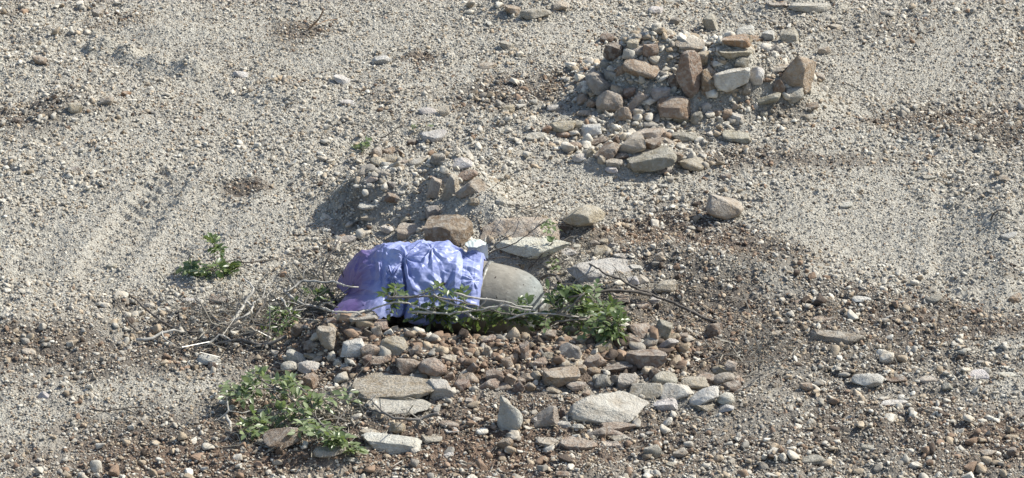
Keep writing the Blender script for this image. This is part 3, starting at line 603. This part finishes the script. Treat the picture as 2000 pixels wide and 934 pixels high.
    X = SS+.11*np.clip((-SS-.6)/.22, 0, 1)*np.clip(np.cos(TH), 0, 1)*np.clip(RR/.2, 0, 1)+.10*np.clip((-SS-.45)/.35, 0, 1)*np.sin(np.clip(TH, -1, 2)*1.6)*np.clip(RR/.25, 0, 1)-fl*.5*np.clip((-SS-.5)/.2, 0, 1)+.010*fbm(a*9, bq*9, 21, 3)
    Y = -Rf*np.sin(TH); Z = Rf*np.cos(TH)
    Z = np.maximum(Z, -.27-.02*np.sin(a*30))
    V = np.stack([X, Y, Z], -1).reshape(-1, 3)
    i = (np.arange(n_s-1)[:, None]*n_t+np.arange(n_t-1)[None]).ravel()
    F = np.stack([i, i+n_t, i+n_t+1, i+1], 1)
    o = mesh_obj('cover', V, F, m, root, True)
    md = o.modifiers.new('thickness', 'SOLIDIFY'); md.thickness = .0015
    # loose pale corner lying on top at the right
    mp, t, b, L = new_mat('pale_plastic'); b.inputs['Roughness'].default_value = .4
    co = node(t, 'ShaderNodeTexCoord').outputs['Object']; L.new(mix(t, noise(t, co, 12), (.42, .47, .42, 1), (.62, .65, .60, 1)), b.inputs['Base Color'])
    u = np.linspace(0, 1, 50); U, W = np.meshgrid(u, u, indexing='ij')
    X = -.125+.125*U; T = -1.1+1.0*W+.10*np.sin(U*4)
    r = .352+.022*np.sin(U*3.1)*np.sin(W*3.1)+.006*tri(U*2.2+W*1.6)+.003*tri(U*5-W*3)
    V = np.stack([X, -r*np.sin(T), r*np.cos(T)], -1).reshape(-1, 3); i = (np.arange(49)[:, None]*50+np.arange(49)[None]).ravel()
    o = mesh_obj('pale_lining', V, np.stack([i, i+50, i+51, i+1], 1), mp, root, True); o['label'] = 'pale greenish white corner on top'
    md = o.modifiers.new('thickness', 'SOLIDIFY'); md.thickness = .0015
sheet()

# ------------------------------------------------------------------ branches
def tube(paths, mat, name, parent, ns=6):
    """paths: list of (points, r0, r1)"""
    V, F = [], []
    for pts, r0, r1 in paths:
        r0 *= .86; r1 *= .86
        pts = [Vector(p) for p in pts]
        # subdivide and add small crookedness
        q = []
        for a, b in zip(pts[:-1], pts[1:]):
            n = max(2, int((b-a).length/.035))
            for k in range(n): q.append(a.lerp(b, k/n)+Vector((R.gauss(0, 1), R.gauss(0, 1), R.gauss(0, .6)))*.0035)
        q.append(pts[-1]); base = len(V)
        for k, p in enumerate(q):
            tn = (q[min(k+1, len(q)-1)]-q[max(k-1, 0)]).normalized(); u = tn.orthogonal().normalized()
            if k:
                u = (lu-tn*lu.dot(tn)).normalized()
            lu = u; w = tn.cross(u); r = (r0+(r1-r0)*k/(len(q)-1))*R.uniform(.88, 1.14)
            for j in range(ns):
                a = 2*math.pi*j/ns; V.append(p+(u*math.cos(a)+w*math.sin(a))*r)
        for k in range(len(q)-1):
            for j in range(ns):
                F.append((base+k*ns+j, base+k*ns+(j+1) % ns, base+(k+1)*ns+(j+1) % ns, base+(k+1)*ns+j))
        F.append(tuple(base+j for j in range(ns))[::-1]); F.append(tuple(base+(len(q)-1)*ns+j for j in range(ns)))
    o = mesh_obj(name, [tuple(v) for v in V], F, mat, parent, True); return o
FRONT_Y = float(flat(1000, 672)[1])
def PF(px, py, k=0.0):
    """a point on the line of sight, just in front of the bomb and above the heap"""
    d = ray(px, py); y = FRONT_Y-k; t = (y-CAM[1])/d[1]; x = CAM[0]+t*d[0]; z = CAM[2]+t*d[2]
    return Vector((x, y, z))
def place(px, py, h, near=.05):
    if 715 < px < 1150 and 545 < py < 640 and h >= .085:
        q = PF(px, py, near+.25*(h-.13))
        if q.z > float(macro(np.array([q.x]), np.array([q.y]))[0])+.03: return q
    return P(px, py, h)
def path(pix, r0, r1, h=.04):
    """pix: (x, y) or (x, y, height above the ground) in the photograph"""
    out = []
    for p in pix:
        out.append(place(p[0], p[1], p[2] if len(p) > 2 else h, .11))
    return (out, r0, r1)
def branch(name, label, cat, mat, paths, group='dry branches and twigs'):
    o = tube(paths, mat, name, None); return tag(o, label, cat, group)
W_, D_, G_ = M_PALEWOOD, M_DARKWOOD, M_MIDWOOD
B = lambda *a: branch('dry_branch', a[0], 'branch', a[1], a[2])
B('bleached antler-shaped branch standing in the dry tangle at left', W_, [path([(452,630,.02),(472,604,.05),(482,588,.08),(490,575,.11),(496,563,.14),(489,553,.16),(478,545,.16)], .015, .006), path([(482,588,.08),(490,602,.06),(492,615,.03)], .009, .006)])
B('pale forked branch leaning beside the antler-shaped branch', W_, [path([(450,632,.02),(488,612,.06),(495,592,.09),(518,579,.12),(533,565,.15)], .010, .004), path([(495,592,.09),(512,584,.1),(520,560,.15),(534,545,.17)], .006, .003)])
B('long pale branch lying across the foot of the purple sheet', W_, [path([(556,567,.12),(568,580,.10),(580,588,.10),(594,596,.10),(624,601,.10),(652,609,.10),(700,611,.09),(722,606,.12),(742,598,.13),(768,591,.14),(796,591,.14),(817,602,.12),(850,610,.10)], .012, .005), path([(624,601,.10),(634,592,.13),(650,590,.15)], .006, .003), path([(594,596,.1),(598,585,.14),(602,575,.17)], .005, .002), path([(700,611,.09),(735,628,.04)], .005, .003)])
B('thin pale branch whose tip crosses the dark end of the sheet', W_, [path([(560,572,.14),(575,560,.17),(593,547,.20),(627,552,.22),(652,550,.25),(673,559,.27),(700,561,.29)], .009, .0045), path([(593,547,.2),(592,535,.24),(600,524,.26)], .004, .002)])
B('pale hooked branch with two prongs left of the brown heap', W_, [path([(549,583,.13),(556,590,.12),(558,597,.10),(565,606,.08),(566,617,.06),(570,629,.04),(582,635,.03)], .009, .005), path([(565,614,.07),(578,606,.09),(598,603,.11)], .007, .004), path([(567,619,.05),(596,624,.05),(624,626,.06)], .006, .003), path([(566,612,.07),(562,600,.1),(564,590,.12),(584,596,.12)], .004, .003)])
B('long thin dark branch curving over gravel at far left', D_, [path([(246,569,.05),(270,590,.05),(291,608,.05),(309,623,.04),(333,638,.03),(357,647,.03),(386,648,.03)], .006, .009)])
B('short thin dark twig curving down left of the long dark branch', D_, [path([(225,584,.06),(237,608,.05),(252,632,.04),(269,648,.02)], .005, .007)])
B('thick pale branch piece ending left of the dry tangle', W_, [path([(267,665,.02),(297,662,.03),(315,650,.05),(340,646,.05),(360,648,.03)], .012, .009), path([(315,650,.05),(325,664,.03),(345,676,.02)], .006, .003)])
B('thin grey twig running down through the dry tangle', G_, [path([(381,581,.06),(396,599,.05),(417,620,.05),(435,632,.04),(452,640,.04)], .005, .008), path([(396,599,.05),(380,612,.03),(360,622,.02)], .004, .002)])
B('thick grey branch curving along the lower side of the tangle', G_, [path([(414,676,.02),(444,667,.04),(474,663,.05),(507,674,.04),(534,669,.05),(560,657,.06)], .011, .013), path([(474,663,.05),(504,650,.07),(520,643,.09)], .007, .004), path([(444,667,.04),(430,655,.06),(410,648,.06)], .005, .003)])
B('small pale bent twig at the bottom of the dry tangle', W_, [path([(402,676,.03),(416,664,.05),(428,655,.07),(437,655,.07),(452,664,.04),(478,668,.03)], .008, .005)])
B('dark curved twig on brown soil below the dry tangle', D_, [path([(234,704,.02),(270,695,.03),(306,686,.03),(340,677,.04),(360,682,.03),(380,690,.02)], .006, .005)])
B('dark branch in the shade of the dry tangle', D_, [path([(477,618,.05),(498,629,.05),(525,640,.04),(560,650,.03)], .010, .006), path([(520,585,.06),(505,610,.05),(490,640,.04)], .009, .008)])
B('black upright forked twig left of the purple sheet', D_, [path([(663,600,.04),(652,583,.12),(640,563,.18),(632,537,.24),(634,519,.28),(640,504,.32),(652,488,.36),(665,465,.40)], .012, .005), path([(640,568,.16),(627,545,.20),(611,522,.24)], .008, .004), path([(634,519,.28),(628,500,.3),(632,478,.34)], .004, .002), path([(640,504,.32),(665,520,.27),(672,545,.22)], .005, .003), path([(632,537,.24),(612,528,.22),(596,530,.2)], .004, .003)])
B('pale branch crossing in front of the bomb nose', W_, [path([(888,571,.20),(912,579,.19),(936,583,.18),(960,585,.17),(985,589,.16),(1010,596,.14),(1040,600,.12)], .008, .005), path([(950,583,.17),(938,598,.14),(928,608,.12)], .006, .004), path([(985,589,.16),(968,602,.13),(940,610,.1)], .006, .004)])
B('pale branch running level below the sheet\'s hem', W_, [path([(798,609,.13),(835,611,.13),(880,613,.12),(925,607,.12),(955,601,.13),(988,595,.13),(1010,603,.12),(1045,606,.1)], .009, .006), path([(812,612,.12),(830,625,.08),(858,634,.05)], .006, .003), path([(845,575,.22),(873,591,.18),(905,599,.15),(930,606,.12)], .006, .005)])
B('pale branch bowing under the bomb nose towards the leaves', W_, [path([(908,609,.12),(925,622,.09),(950,628,.08),(995,621,.10),(1030,613,.12),(1065,613,.12),(1090,615,.12),(1130,619,.12)], .009, .006), path([(1102,612,.13),(1112,603,.16)], .004, .003)])
B('grey branch poking from the leaves to the lower left', G_, [path([(1028,649,.02),(1045,643,.05),(1062,637,.08),(1090,627,.11),(1140,624,.12),(1172,612,.14)], .009, .006), path([(1050,640,.06),(1062,641,.05),(1082,652,.03),(1097,655,.03)], .008, .005)])
B('curved bare twig under the right leafy branch', G_, [path([(1105,655,.03),(1118,662,.02),(1132,664,.02),(1145,658,.04),(1158,650,.05)], .006, .004), path([(1122,628,.1),(1150,640,.07),(1180,642,.05)], .005, .003)])
B('long dark branch reaching right from behind the nose', D_, [path([(1152,516,.10),(1168,525,.10),(1183,537,.09),(1214,547,.09),(1242,562,.08),(1273,575,.07),(1301,586,.06),(1350,608,.05),(1382,624,.03),(1412,633,.02)], .006, .012), path([(1350,608,.05),(1330,632,.03),(1300,640,.02)], .004, .003), path([(1214,547,.09),(1204,530,.13),(1196,518,.15)], .004, .002)])
B('dark branch joining the long one from the leaves', D_, [path([(1112,581,.12),(1135,576,.12),(1157,571,.12),(1188,568,.11),(1234,569,.09),(1273,577,.07)], .007, .012), path([(1188,568,.11),(1205,582,.08),(1210,600,.05)], .004, .003)])
B('dark root-like loop beside the bomb nose', D_, [path([(1058,545,.10),(1066,537,.14),(1076,536,.15),(1087,540,.14),(1093,549,.11),(1096,560,.07)], .010, .010)])
B('dead forked branch with dark thick end in front of the large slab', G_, [path([(690,791,.05),(717,798,.07),(735,803,.08),(752,808,.09),(770,817,.09),(797,821,.08),(820,820,.08),(839,813,.10),(856,808,.12)], .006, .012), path([(700,775,.10),(724,782,.11),(738,796,.10),(756,810,.09)], .004, .006), path([(820,820,.08),(814,834,.04),(797,849,.01)], .014, .010), path([(756,812,.08),(736,828,.04),(706,837,.02)], .009, .004), path([(660,812,.04),(701,805,.05),(729,804,.07)], .004, .005), path([(700,775,.1),(688,780,.1),(684,786,.1)], .003, .002)])
B('thin grey twig above the low pitted white rock', G_, [path([(655,832,.05),(668,840,.05),(678,845,.05),(702,856,.03),(725,862,.02)], .008, .005), path([(676,800,.1),(660,818,.07),(655,832,.05)], .005, .006)])
B('thin twig spray lying right of the white rock row', G_, [path([(1436,768,.02),(1475,738,.06),(1500,714,.09),(1532,690,.12)], .005, .002), path([(1475,738,.06),(1500,735,.06),(1530,722,.07)], .003, .002), path([(1500,714,.09),(1503,700,.12),(1510,688,.14)], .003, .002), path([(1380,702,.02),(1402,694,.04),(1430,693,.04),(1452,704,.03),(1470,718,.02)], .005, .003)])
B('thin dark twig on gravel near the lower left corner', D_, [path([(125,803,.01),(165,800,.02),(210,803,.02),(240,798,.03),(280,795,.03),(300,812,.02),(335,835,.01)], .005, .004), path([(240,798,.03),(262,806,.02),(290,822,.01)], .004, .002)])
B('pale Y-shaped stick left of the leafy cut branch', W_, [path([(443,765,.14),(444,785,.12),(446,802,.09),(436,813,.06),(420,823,.03)], .008, .006), path([(443,812,.07),(450,826,.05),(450,846,.02)], .012, .009), path([(447,804,.09),(474,806,.08),(502,800,.08)], .005, .003)])
B('brown stick standing near the top edge left of centre', M_BROWNWOOD, [path([(600,58,.02),(614,48,.06),(624,34,.12),(632,16,.20)], .010, .006), path([(614,48,.06),(640,40,.04),(668,37,.02)], .005, .003)])
B('thin dark twig beside the small plant above the mound', D_, [path([(745,270,.02),(760,262,.05),(775,250,.09),(790,240,.12)], .006, .003), path([(760,262,.05),(748,240,.1),(728,232,.12)], .003, .002), path([(775,250,.09),(800,246,.08),(832,250,.05)], .003, .002)])
B('thin dark twig lying level at the right edge', D_, [path([(1842,664,.01),(1875,661,.02),(1905,662,.02),(1950,667,.02),(2004,671,.01)], .004, .004)])
B('dark crooked twig on stones at the far right edge', D_, [path([(1935,430,.02),(1942,417,.05),(1950,410,.06),(1972,413,.04)], .008, .005), path([(1950,420,.04),(1962,426,.03),(1980,430,.01)], .005, .003)])
B('dark twig half hidden in gravel at the bottom edge', D_, [path([(891,903,.015),(915,906,.02),(937,904,.01)], .006, .004), path([(950,911,.01),(972,920,.02),(992,926,.02),(1038,929,.01)], .005, .004)])
B('thin dark twig in front of the flat brown stones', D_, [path([(1190,874,.01),(1215,866,.02),(1245,862,.02),(1272,855,.01)], .004, .003)])
B('thin dark twig lying behind the green sprig', D_, [path([(430,513,.05),(457,508,.05),(480,514,.04),(514,509,.04),(545,505,.03),(575,499,.02)], .004, .006), path([(462,498,.08),(468,506,.06),(478,518,.03)], .005, .004)])
# ------------------------------------------------------------------ leaves
LEAF = [(0, 0, 0), (.28, .17, .05), (.62, .19, .055), (1, 0, -.02), (.62, -.19, .055), (.28, -.17, .05), (.3, 0, 0), (.65, 0, 0)]
LEAF_F = [(0, 6, 1), (1, 6, 7, 2), (2, 7, 3), (0, 5, 6), (5, 4, 7, 6), (4, 3, 7)]
def leaves(name, items, mat, parent):
    """items: (base point, direction, up, length, tint)"""
    V, F, T = [], [], []
    for p, d, up, ln, ti in items:
        d = d.normalized(); s = d.cross(up)
        if s.length < 1e-3: s = d.orthogonal()
        s.normalize(); n = s.cross(d); b = len(V); cu = R.uniform(-.25, .05)
        for x, y, z in LEAF:
            V.append(p+d*(x*ln)+s*(y*ln*1.15)+n*((z+cu*x*x)*ln)); T.append(ti)
        F += [tuple(b+i for i in f) for f in LEAF_F]
    o = mesh_obj(name, [tuple(v) for v in V], F, mat, parent, True); fattr(o, 'tint', T); return o
def leafy(name, label, cat, stems, regions, mat, wood, size=.05, group='green leafy plants and cut branches', seed=1):
    """stems: paths; regions: (x, y, half width, half height, heights lo, hi, twigs)"""
    rg = random.Random(seed); root = empty(name, stems[0][0][0]); tag(root, label, cat, group)
    node_pts = []
    for pts, a, b in stems:
        for p, q in zip(pts[:-1], pts[1:]):
            for k in range(6): node_pts.append(p.lerp(q, k/6))
    tw, items = [], []
    for (px, py, hw, hh, lo, hi, n) in regions:
        for _ in range(n):
            while True:
                u, v = rg.uniform(-1, 1), rg.uniform(-1, 1)
                if u*u+v*v < 1: break
            tip = place(px+u*hw, py+v*hh, rg.uniform(lo, hi), .0)
            near = sorted(node_pts, key=lambda q: (q-tip).length)[:4]; st = rg.choice(near)
            L0 = (tip-st).length
            if L0 > .22: st = tip+(st-tip)*(.22/L0)
            midp = (st+tip)/2+Vector((rg.gauss(0, .012), rg.gauss(0, .012), rg.uniform(0, .03)))
            tw.append(([st, midp, tip], .0028, .0014))
            ax = (tip-st).normalized(); m = rg.randint(5, 9)
            for k in range(m):
                f = .25+.75*k/(m-1); p = st.lerp(midp, f*2) if f < .5 else midp.lerp(tip, f*2-1)
                side = ax.cross(Vector((0, 0, 1)))
                if side.length < .1: side = Vector((1, 0, 0))
                side = side.normalized()*(1 if k % 2 else -1)
                d = ax*rg.uniform(.3, .9)+side*rg.uniform(.5, 1)+Vector((rg.gauss(0, .25), rg.gauss(0, .25), rg.gauss(.15, .35)))
                if k == m-1: d = ax+Vector((0, 0, rg.gauss(0, .2)))
                items.append((p, d, Vector((rg.gauss(0, .5), rg.gauss(0, .5), 1)), size*rg.uniform(.6, 1.15), rg.random()))
    loc = root.location.copy()
    for q in stems+tw: q[0][:] = [p-loc for p in q[0]]
    items = [(p-loc, d, u, l, t) for p, d, u, l, t in items]
    tube(stems+tw, wood, 'stem', root, 5); leaves('foliage', items, mat, root)
    return root
leafy('green_sprig', 'fresh green sprig with one upright shoot on pale dusty ground at left', 'plant',
      [path([(452,528,.02),(435,528,.04),(422,525,.06),(419,508,.12),(418,490,.18),(420,464,.27)], .005, .003), path([(422,525,.06),(395,530,.05),(360,530,.05)], .004, .002), path([(430,528,.04),(455,522,.04),(474,520,.03)], .004, .002)],
      [(418,482,24,22,.14,.26,9), (375,524,34,11,.02,.08,9), (430,526,44,12,.02,.08,13), (402,536,30,6,.01,.04,4)], M_LEAF, G_, .062, seed=4)
leafy('leafy_branch', 'large cut branch with drying green leaves at lower left behind the dark wedge rock', 'cut branch',
      [path([(690,880,.02),(655,860,.06),(620,820,.10),(585,790,.14),(545,760,.17),(515,745,.18),(492,727,.2)], .009, .004), path([(585,790,.14),(560,800,.12),(510,830,.08),(475,820,.09)], .006, .003), path([(545,760,.17),(490,760,.15),(435,765,.12)], .005, .003), path([(620,820,.1),(600,770,.17),(570,740,.2)], .005, .003)],
      [(500,735,36,18,.12,.22,9), (570,748,28,20,.12,.22,9), (450,765,34,14,.06,.14,10), (530,790,60,26,.08,.18,11), (600,800,48,34,.08,.2,15), (555,830,60,22,.05,.14,11), (500,835,36,18,.04,.12,9), (655,862,34,14,.03,.1,11), (690,876,20,10,.01,.06,6), (625,845,40,18,.04,.1,12), (688,775,14,22,.08,.14,4)], M_LEAF2, G_, .062, seed=9)
leafy('leafy_branch', 'leafy cut branch lying in front of the purple sheet', 'cut branch',
      [path([(755,580,.18),(800,580,.18),(845,578,.19),(900,590,.16),(940,600,.13),(980,610,.12),(1030,620,.1)], .008, .004), path([(800,580,.18),(830,572,.18),(865,560,.18)], .004, .003), path([(845,600,.12),(890,615,.08),(940,622,.07)], .004, .003)],
      [(775,572,30,16,.14,.22,8), (850,568,50,14,.14,.2,9), (905,575,30,12,.14,.22,3), (900,618,60,14,.09,.15,14), (970,622,56,14,.09,.15,18), (830,615,60,18,.09,.15,13), (900,630,90,10,.09,.15,16), (790,618,36,12,.09,.15,8), (1030,628,50,14,.09,.15,12), (1000,588,34,12,.14,.2,3), (960,640,40,8,.02,.06,3), (1030,628,36,16,.04,.12,9)], M_LEAF, G_, .056, seed=14)
leafy('leafy_branch', 'dense green leafy branch lying right of the bomb nose', 'cut branch',
      [path([(1060,625,.1),(1090,610,.12),(1120,595,.15),(1140,575,.18),(1152,555,.2)], .007, .003), path([(1090,610,.12),(1130,620,.12),(1175,625,.11),(1210,640,.08)], .007, .003), path([(1120,595,.15),(1160,600,.14),(1200,605,.12)], .005, .003)],
      [(1150,560,28,18,.12,.22,11), (1100,580,38,20,.1,.2,14), (1130,610,60,24,.06,.18,30), (1180,625,42,26,.05,.15,26), (1200,605,26,14,.06,.14,8), (1150,650,56,14,.03,.09,16), (1200,665,24,12,.02,.06,8), (1085,630,34,16,.04,.12,12), (1080,560,18,14,.1,.16,3)], M_LEAF, G_, .058, seed=21)
leafy('leafy_branch', 'bare dark twigs with a tuft of leaves in front of the largest tan boulder', 'cut branch',
      [path([(949,501,.16),(967,488,.18),(987,483,.18),(1008,475,.2),(1028,460,.24),(1044,447,.27),(1064,432,.31)], .006, .003), path([(951,493,.18),(972,475,.22),(998,460,.25),(1006,456,.26)], .004, .002), path([(949,506,.14),(985,503,.12),(1013,506,.10),(1039,501,.1)], .005, .003), path([(1034,526,.04),(1054,503,.1),(1064,488,.14),(1082,474,.17)], .006, .003), path([(1064,488,.14),(1090,510,.1),(1100,525,.08)], .003, .002)],
      [(1076,440,16,14,.24,.32,6), (1078,474,8,5,.15,.18,1), (1085,515,20,14,.05,.1,3)], M_LEAF2, D_, .045, seed=31)
leafy('small_plant', 'tiny dark green plant at the left top of the dusty mound', 'plant',
      [path([(708,296,.01),(708,288,.04),(712,278,.08)], .003, .002), path([(708,296,.01),(695,291,.03)], .003, .002)], [(706,287,20,7,.02,.07,6), (718,283,5,10,.04,.09,2)], M_LEAF, G_, .038, seed=41)
leafy('small_plant', 'sparse twig with two bright leaves above the dusty mound', 'plant',
      [path([(800,262,.02),(820,256,.05),(840,250,.07)], .003, .002)], [(838,251,9,3,.05,.08,1), (808,246,6,4,.05,.08,1)], M_LEAF2, G_, .040, seed=42)
leafy('leafy_branch', 'dull green leaves shaded inside the dry tangle left of the sheet', 'cut branch',
      [path([(660,600,.08),(630,590,.12),(600,575,.16),(580,570,.18)], .005, .003), path([(600,625,.06),(570,620,.08),(545,605,.1),(535,590,.12)], .005, .003)],
      [(612,575,32,14,.08,.18,13), (548,615,30,20,.04,.12,15), (520,650,40,14,.02,.06,5), (570,640,18,12,.02,.06,3)], M_LEAF, G_, .042, seed=51)

# ------------------------------------------------------------------ straw, bits of twig and dry leaves
def litter():
    V, F, T = [], [], []
    spots = [(480, 620, 150, 60, 600), (660, 560, 60, 90, 200), (600, 545, 60, 20, 160), (1120, 520, 90, 40, 220), (1440, 700, 120, 50, 170), (700, 400, 60, 30, 120), (900, 860, 500, 50, 500), (560, 850, 120, 40, 180), (950, 670, 300, 40, 250), (1600, 170, 60, 20, 60), (300, 800, 250, 70, 140), (1700, 720, 250, 80, 160), (850, 350, 90, 50, 70), (760, 250, 60, 20, 60), (1350, 560, 120, 60, 160)]
    tang = [(520, 615, 90, 40, 80), (590, 590, 50, 30, 48), (450, 660, 90, 22, 50), (650, 540, 22, 60, 60), (950, 625, 150, 18, 60), (1150, 620, 70, 40, 60), (590, 830, 110, 40, 60), (740, 815, 60, 26, 9), (1460, 715, 60, 34, 40), (1030, 480, 60, 24, 24)]
    for si, (sx, sy, wx, wy, n) in enumerate(spots+tang):
        fx, fy = flat(sx, sy); k = scale_at(fy)
        X = NR.normal(fx, wx/k*.6, n); Y = NR.normal(fy, wy/k/SP*.6, n); Z = ground(X, Y)
        for x, y, z in zip(X, Y, Z):
            a = R.uniform(0, 6.283); ln = R.uniform(.03, .13)*R.choice([1, 1, .6]); e = R.gauss(.12, .25); r = R.uniform(.0010, .0024)
            if si >= len(spots): ln = R.uniform(.10, .36); e = R.gauss(.30, .3); r = R.uniform(.0018, .0040)
            d = Vector((math.cos(a)*math.cos(e), math.sin(a)*math.cos(e), math.sin(e))); s = d.orthogonal().normalized(); w = d.cross(s)
            p = Vector((x, y, z+.012)); b = len(V); bend = Vector((R.gauss(0, .1), R.gauss(0, .1), R.gauss(0, .1)))*ln; ti = R.random()
            for q in (p, p+d*ln*.5+bend, p+d*ln):
                for j in range(3): V.append(q+(s*math.cos(j*2.094)+w*math.sin(j*2.094))*r); T.append(ti)
            for q in (0, 3):
                for j in range(3): F.append((b+q+j, b+q+(j+1) % 3, b+q+3+(j+1) % 3, b+q+3+j))
    o = mesh_obj('dry_litter', [tuple(v) for v in V], F, M_STRAW); fattr(o, 'tint', T); tag(o, kind='stuff')
litter()
print('rocks', len(rock_xy))
